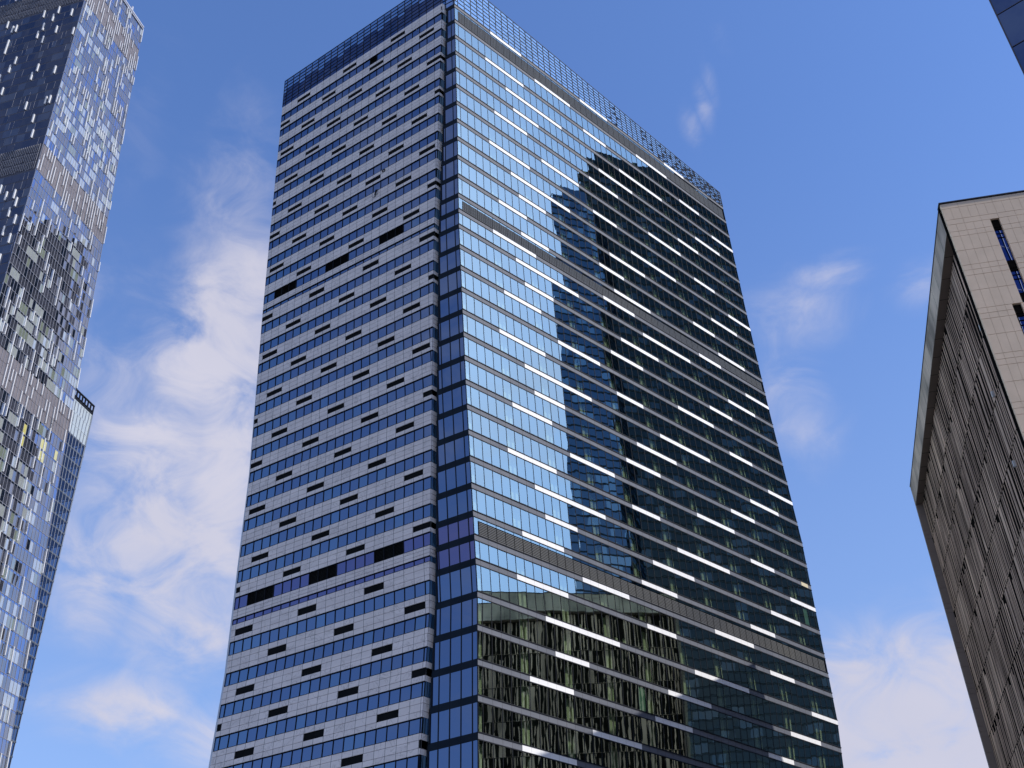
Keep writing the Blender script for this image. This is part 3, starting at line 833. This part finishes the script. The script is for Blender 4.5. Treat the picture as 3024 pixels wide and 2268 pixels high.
while zt > 8:
    zb = zt - 5.98
    m = MB(); v = .75
    r2 = random.Random(int(zt * 10))
    while v < RLen - 1.0:
        w = r2.choice((.14, .16, .2, .26, .34)) if r2.random() < .92 else r2.choice((.6, .9))
        dpt = r2.choice((-.99, -.98, -.96))
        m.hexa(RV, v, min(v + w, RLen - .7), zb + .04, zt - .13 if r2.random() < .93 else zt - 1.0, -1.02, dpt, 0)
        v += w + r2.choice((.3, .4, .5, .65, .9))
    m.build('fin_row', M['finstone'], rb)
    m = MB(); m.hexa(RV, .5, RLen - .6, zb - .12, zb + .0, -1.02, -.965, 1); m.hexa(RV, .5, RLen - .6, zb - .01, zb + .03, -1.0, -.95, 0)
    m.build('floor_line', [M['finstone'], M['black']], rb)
    zt -= 5.98
for (v, z) in ((RLen - 7, 68.), (RLen - 3.2, 74.), (RLen - 8, 60.)):
    m = MB(); m.hexa(RV, v, v + .22, z, z + .7, -.7, -.45, 0, True); m.build('wall_lamp', M['metal'], rb)
m = MB()
P0 = RN + du * UWID; P1 = P0 + dv * RLen; P2 = RN + dv * RLen
def U3(p, z): return Vector((p.x, p.y, z + CAMZ))
m.quad([U3(P0, -1.6), U3(P1, -1.6), U3(P1, RH), U3(P0, RH)], None, 0); m.quad([U3(P1, -1.6), U3(P2, -1.6), U3(P2, RH), U3(P1, RH)], None, 0)
m.quad([U3(RN, RH), U3(P0, RH), U3(P1, RH), U3(P2, RH)], None, 0)
m.build('rear_wall', M['brown'], rb)
m = MB(); m.hexa(RU, 8.55, 8.60, RH, RH + 1.9, -2, -1.95, 0, True); m.hexa(RU, 8.35, 8.8, RH + .45, RH + .5, -2, -1.95, 0, True); m.hexa(RU, 8.45, 8.7, RH + .15, RH + .4, -2.1, -1.9, 0, True)
m.build('roof_antenna', M['metal'], rb)
fix_parent(rb)

# ------------------------------------------------------------------ generic glass towers (top right edge, and those standing behind the viewer that the glass mirrors)
def block_tower(name, corner, dirdeg, wid, depdeg, dep, hgt, mats, fh=3.6, bay=1.5, label='', cat='skyscraper', bandh=.9, steps=None, extra=None):
    root = empty(name, (corner[0], corner[1], 0)); tag(root, label, cat)
    c = Vector((corner[0], corner[1], 0)); a = Vector((math.cos(math.radians(dirdeg)), math.sin(math.radians(dirdeg)), 0)); b = Vector((math.cos(math.radians(depdeg)), math.sin(math.radians(depdeg)), 0))
    pts = [c, c + a * wid, c + a * wid + b * dep, c + b * dep]
    for fi in range(4):
        p, q = pts[fi], pts[(fi + 1) % 4]; d = (q - p); ln = d.length; d.normalize(); nn = Vector((d.y, -d.x, 0))
        def P(u, z, o, p=p, d=d, nn=nn): v = p + d * u + nn * o; return Vector((v.x, v.y, z))
        m = MB(); z = 0.
        while z < hgt - .1:
            z1 = min(z + fh, hgt); m.hexa(P, 0, ln, z, z + bandh, -.2, .05, 1)
            u = 0.
            while u < ln - .1:
                u1 = min(u + bay * 2, ln); pane(m, P, u, u1, z + bandh, z1, 0, 0 if rnd.random() < .8 else 2, jit=.006); 
                m.hexa(P, u - .05, u + .05, z, z1, 0, .12, 1); u = u1
            z = z1
        m.build('glass_facade', mats, root)
    m = MB(); m.quad([Vector((p.x, p.y, hgt)) for p in pts], None, 0); 
    m.build('roof', M['roof'], root)
    if steps:
        for (u0, u1, dz) in steps:
            m = MB()
            def P(u, z, o): v = c + a * u + b * o; return Vector((v.x, v.y, z))
            m.hexa(P, u0, u1, hgt, hgt + dz, dep - 1, .5, 0, True); m.build('roof_plant_storey', mats[0], root)
    fix_parent(root)
    return root
M['tw_dark'] = mat_glass('green_black_tower_glass', (.11, .135, .15), (0, 0, 0), fac=.35, fgraz=.7, wav=.01, opaque=True, body=(.009, .017, .018))
M['tw_dark2'] = mat_glass('green_black_tower_glass_light', (.19, .235, .27), (0, 0, 0), fac=.4, fgraz=.7, wav=.01, opaque=True, body=(.018, .028, .036))
M['tw_band'] = mat_simple('tower_band_dark', (.035, .045, .048), (.05, .06, .062), rough=.5)
M['tw_blue'] = mat_glass('blue_tower_glass', (.25, .36, .52), (0, 0, 0), fac=.5, fgraz=.8, wav=.008, opaque=True, body=(.02, .035, .055))
M['tw_blue2'] = mat_glass('blue_tower_glass_bright', (.5, .68, .85), (0, 0, 0), fac=.6, fgraz=.8, wav=.008, opaque=True, body=(.06, .09, .12))
M['tw_band_b'] = mat_simple('tower_band_blue', (.05, .07, .10), (.07, .09, .12), rough=.4)
M['tw_brown'] = mat_glass('brown_tower_glass', (.12, .12, .11), (0, 0, 0), fac=.3, fgraz=.6, wav=.01, opaque=True, body=(.012, .013, .011))
M['tw_band_br'] = mat_simple('tower_band_olive', (.06, .06, .05), (.09, .088, .07), rough=.7)
M['ur_glass'] = mat_glass('right_corner_tower_glass', (.07, .12, .27), (0, 0, 0), fac=.55, fgraz=.85, wav=.02, wscale=.15, opaque=True, body=(.004, .010, .03))
M['ur_glass2'] = mat_glass('right_corner_tower_glass_light', (.08, .135, .29), (0, 0, 0), fac=.57, fgraz=.85, wav=.02, wscale=.15, opaque=True, body=(.006, .014, .04))
M['ur_band'] = mat_simple('right_corner_tower_joint', (.006, .010, .03), (.01, .015, .04), rough=.3)
block_tower('corner_glass_tower', (40.7, 57.0), -40, 36, 50, 10, 150, [M['ur_glass'], M['ur_band'], M['ur_glass2']], fh=4.2, bay=1.5, bandh=.06,
            label='smooth dark blue glass tower cutting across the top right corner of the view')
block_tower('green_black_tower', (313.5, 139.6), 72, 135, 12, 40, 455, [M['tw_dark'], M['tw_band'], M['tw_dark2']], fh=4.5, bay=2.2, bandh=.7,
            label='tall green black tower seen only as the dark reflection in the mirrored glass face', steps=[(8, 135, 12), (14, 80, 20)])
block_tower('blue_glass_tower', (248.5, 124.4), 70, 22, 14, 26, 372, [M['tw_blue'], M['tw_band_b'], M['tw_blue2']], fh=3.9, bay=1.8, bandh=.5,
            label='narrow blue glass tower in front of the green black one, seen only as a reflection', steps=[(5, 20, 8)])
block_tower('brown_grid_tower', (-29.5, 298.0), -75, 62, 15, 26, 334, [M['tw_brown'], M['tw_band_br'], M['tw_brown']], fh=3.6, bay=1.7, bandh=.8,
            label='brown gridded tower hidden behind the central one, seen only mirrored in the finned tower')

# ------------------------------------------------------------------ ground
m = MB(); m.quad([(-4000, -4000, 0), (4000, -4000, 0), (4000, 4000, 0), (-4000, 4000, 0)], None, 0)
M['asphalt'] = mat_simple('asphalt', (.05, .05, .052), (.065, .065, .068), scale=.6, rough=.9)
M['paving'] = mat_simple('paving', (.22, .21, .2), (.27, .26, .25), scale=.5, rough=.85)
o = m.build('ground', M['asphalt']); tag(o, kind='structure')
def slab(name, x0, y0, x1, y1, h, mat):
    m = MB(); P = lambda u, z, o: Vector((u, o, z)); m.hexa(P, x0, x1, .0 if h > .02 else h - .004, h, y1, y0, 0, True); o = m.build(name, mat); tag(o, kind='structure')
slab('pavement', -60, 4, 34, 112, .13, M['paving'])

# ------------------------------------------------------------------ world: sky with cloud banks
SUN_AZ, SUN_EL = -19.0, 40.6
w = bpy.data.worlds.new('World'); scene.world = w; w.use_nodes = True
nt = w.node_tree; nt.nodes.clear()
out = nt.nodes.new('ShaderNodeOutputWorld')
sky = N(nt, 'ShaderNodeTexSky'); sky.sky_type = 'NISHITA'; sky.sun_disc = False
sky.sun_elevation = math.radians(SUN_EL); sky.sun_rotation = math.radians(90 - SUN_AZ)
sky.air_density = 1.0; sky.dust_density = .35; sky.ozone_density = 3.0; sky.altitude = 150
tint = N(nt, 'ShaderNodeMix', data_type='RGBA', blend_type='MULTIPLY'); tint.inputs[0].default_value = 1.
tint.inputs[7].default_value = (1.06, 1.24, 1.62, 1); L(nt, sky.outputs[0], tint.inputs[6])
tc = N(nt, 'ShaderNodeTexCoord'); nrm = N(nt, 'ShaderNodeVectorMath', operation='NORMALIZE'); L(nt, tc.outputs['Generated'], nrm.inputs[0])
sep = N(nt, 'ShaderNodeSeparateXYZ'); L(nt, nrm.outputs[0], sep.inputs[0])
az = N(nt, 'ShaderNodeMath', operation='ARCTAN2'); L(nt, sep.outputs['Y'], az.inputs[0]); L(nt, sep.outputs['X'], az.inputs[1])
el = N(nt, 'ShaderNodeMath', operation='ARCSINE'); L(nt, sep.outputs['Z'], el.inputs[0])
def math_(op, a, b=None, c=None):
    n = N(nt, 'ShaderNodeMath', operation=op)
    for i, x in enumerate((a, b, c)):
        if x is None: continue
        if isinstance(x, (int, float)): n.inputs[i].default_value = x
        else: L(nt, x, n.inputs[i])
    return n.outputs[0]
azd = math_('MULTIPLY', az.outputs[0], 180 / math.pi); eld = math_('MULTIPLY', el.outputs[0], 180 / math.pi)
blobs = [ # az, el, s_az, s_el, weight, skew
 (108.8, 44.5, 3.2, 4.0, .40), (116.5, 47.0, 3.0, 4.0, .22), (112.5, 34.5, 4.0, 5.0, .45), (107.4, 39.5, 3.0, 3.0, .98), (108.6, 36.5, 3.6, 2.6, .92), (110.0, 32.0, 3.8, 2.8, .82), (110.6, 28.0, 3.6, 2.6, .95), (107.9, 25.0, 3.0, 2.4, .80), (107.0, 31, 2.2, 4.5, 1.0),
 (112.3, 25.3, 2.0, 2.0, .72), (110.0, 20.2, 3.0, 1.3, .70), (106.0, 19.0, 2.4, 1.6, .62), (116.5, 38.0, 2.2, 2.6, .35),
 (74.1, 50.2, .55, 1.1, .40), (74.9, 49.2, .6, 1.0, .52), (76.0, 48.3, .7, 1.0, .50), (72.5, 52.3, .9, 1.3, .20), (72.0, 38.3, 2.6, 1.6, .45), (73.2, 34.0, 1.9, 2.6, .46), (69.4, 39.8, 2.2, .7, .50), (71.5, 38.6, 1.8, .7, .5), (64.2, 38.2, 1.4, 1.0, .42),
 (71.0, 18.6, 6.0, 2.8, 1.2), (69.5, 15.5, 8.0, 3.0, 1.2), (76, 21.5, 3.0, 1.2, .35),
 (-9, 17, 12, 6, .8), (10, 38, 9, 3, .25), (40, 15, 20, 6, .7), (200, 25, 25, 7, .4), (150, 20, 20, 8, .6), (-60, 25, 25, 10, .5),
 (-100, 45, 34, 24, 1.5), (158, 60, 13, 12, 1.3), (-6, 36, 13, 13, .26), (36, 38, 9, 16, .62),  # unseen clouds and haze, added to whiten ambient light and glass reflections
]
acc = None
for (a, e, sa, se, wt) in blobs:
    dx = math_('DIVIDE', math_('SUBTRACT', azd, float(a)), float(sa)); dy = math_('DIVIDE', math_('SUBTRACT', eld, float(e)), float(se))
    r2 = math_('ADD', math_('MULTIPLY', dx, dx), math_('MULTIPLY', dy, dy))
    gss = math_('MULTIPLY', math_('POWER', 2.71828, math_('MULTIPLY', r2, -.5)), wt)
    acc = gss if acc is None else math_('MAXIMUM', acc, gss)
mp = N(nt, 'ShaderNodeMapping'); mp.inputs['Scale'].default_value = (1, 1, 1.5); L(nt, nrm.outputs[0], mp.inputs[0])
nz = N(nt, 'ShaderNodeTexNoise'); nz.inputs['Scale'].default_value = 14.0; nz.inputs['Detail'].default_value = 9; nz.inputs['Roughness'].default_value = .6; nz.inputs['Distortion'].default_value = .9
L(nt, mp.outputs[0], nz.inputs['Vector'])
nz2 = N(nt, 'ShaderNodeTexNoise'); nz2.inputs['Scale'].default_value = 3.0; nz2.inputs['Detail'].default_value = 4
L(nt, mp.outputs[0], nz2.inputs['Vector'])
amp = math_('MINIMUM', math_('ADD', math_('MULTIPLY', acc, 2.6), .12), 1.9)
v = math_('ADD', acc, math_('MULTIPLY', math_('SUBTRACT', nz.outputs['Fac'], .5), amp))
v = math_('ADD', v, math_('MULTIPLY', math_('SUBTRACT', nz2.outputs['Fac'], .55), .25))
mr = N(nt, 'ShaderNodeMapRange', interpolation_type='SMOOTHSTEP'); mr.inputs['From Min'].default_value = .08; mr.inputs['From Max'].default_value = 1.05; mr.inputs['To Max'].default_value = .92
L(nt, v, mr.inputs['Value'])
# haze lifting toward the horizon
hz = N(nt, 'ShaderNodeMapRange', interpolation_type='SMOOTHSTEP'); hz.inputs['From Min'].default_value = 50.; hz.inputs['From Max'].default_value = 5.; hz.inputs['To Max'].default_value = .50
L(nt, eld, hz.inputs['Value'])
SKS = .15
mh = N(nt, 'ShaderNodeMix', data_type='RGBA'); L(nt, hz.outputs[0], mh.inputs[0]); L(nt, tint.outputs[2], mh.inputs[6]); mh.inputs[7].default_value = (.36 / SKS, .485 / SKS, .70 / SKS, 1)
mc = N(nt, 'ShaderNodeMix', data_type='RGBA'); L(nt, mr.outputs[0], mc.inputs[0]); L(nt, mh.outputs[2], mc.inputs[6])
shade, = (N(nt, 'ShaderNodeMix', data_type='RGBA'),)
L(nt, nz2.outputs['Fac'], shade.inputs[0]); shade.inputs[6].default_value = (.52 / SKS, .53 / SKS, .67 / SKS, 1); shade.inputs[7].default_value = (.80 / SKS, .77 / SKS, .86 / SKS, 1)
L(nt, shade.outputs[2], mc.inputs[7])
bg = N(nt, 'ShaderNodeBackground'); bg.inputs['Strength'].default_value = SKS
L(nt, mc.outputs[2], bg.inputs[0]); L(nt, bg.outputs[0], out.inputs[0])

# ------------------------------------------------------------------ sun
ld = bpy.data.lights.new('sun', 'SUN'); ld.energy = 4.2; ld.angle = math.radians(.5); ld.color = (1., .95, .88)
lo = bpy.data.objects.new('sun', ld); COL.objects.link(lo)
sd = Vector((math.cos(math.radians(SUN_EL)) * math.cos(math.radians(SUN_AZ)), math.cos(math.radians(SUN_EL)) * math.sin(math.radians(SUN_AZ)), math.sin(math.radians(SUN_EL))))
lo.rotation_euler = sd.to_track_quat('Z', 'Y').to_euler(); lo.location = (0, 0, 500)

# ------------------------------------------------------------------ camera
cd = bpy.data.cameras.new('camera'); cd.sensor_width = 36.; cd.lens = 3339.36 / 3024 * 36; cd.clip_end = 20000; cd.clip_start = .1
co = bpy.data.objects.new('camera', cd); COL.objects.link(co); scene.camera = co
rt = Vector((0.999338, 0.021729, -0.029162)); upv = Vector((0.036367, -0.597099, 0.801343)); fw = Vector((0.0, 0.801874, 0.597494))
fw.normalize(); rt = fw.cross(upv).normalized(); upv = rt.cross(fw)
co.matrix_world = Matrix(((rt.x, upv.x, -fw.x, 0), (rt.y, upv.y, -fw.y, 0), (rt.z, upv.z, -fw.z, CAMZ), (0, 0, 0, 1)))

scene.view_settings.view_transform = 'Standard'; scene.view_settings.look = 'None'; scene.view_settings.exposure = 0; scene.view_settings.gamma = 1
scene.cycles.max_bounces = 10; scene.cycles.transparent_max_bounces = 12; scene.cycles.caustics_reflective = True; scene.cycles.blur_glossy = .6; scene.cycles.sample_clamp_indirect = 6.; scene.cycles.caustics_refractive = False
scene.render.resolution_x = 1024; scene.render.resolution_y = 768
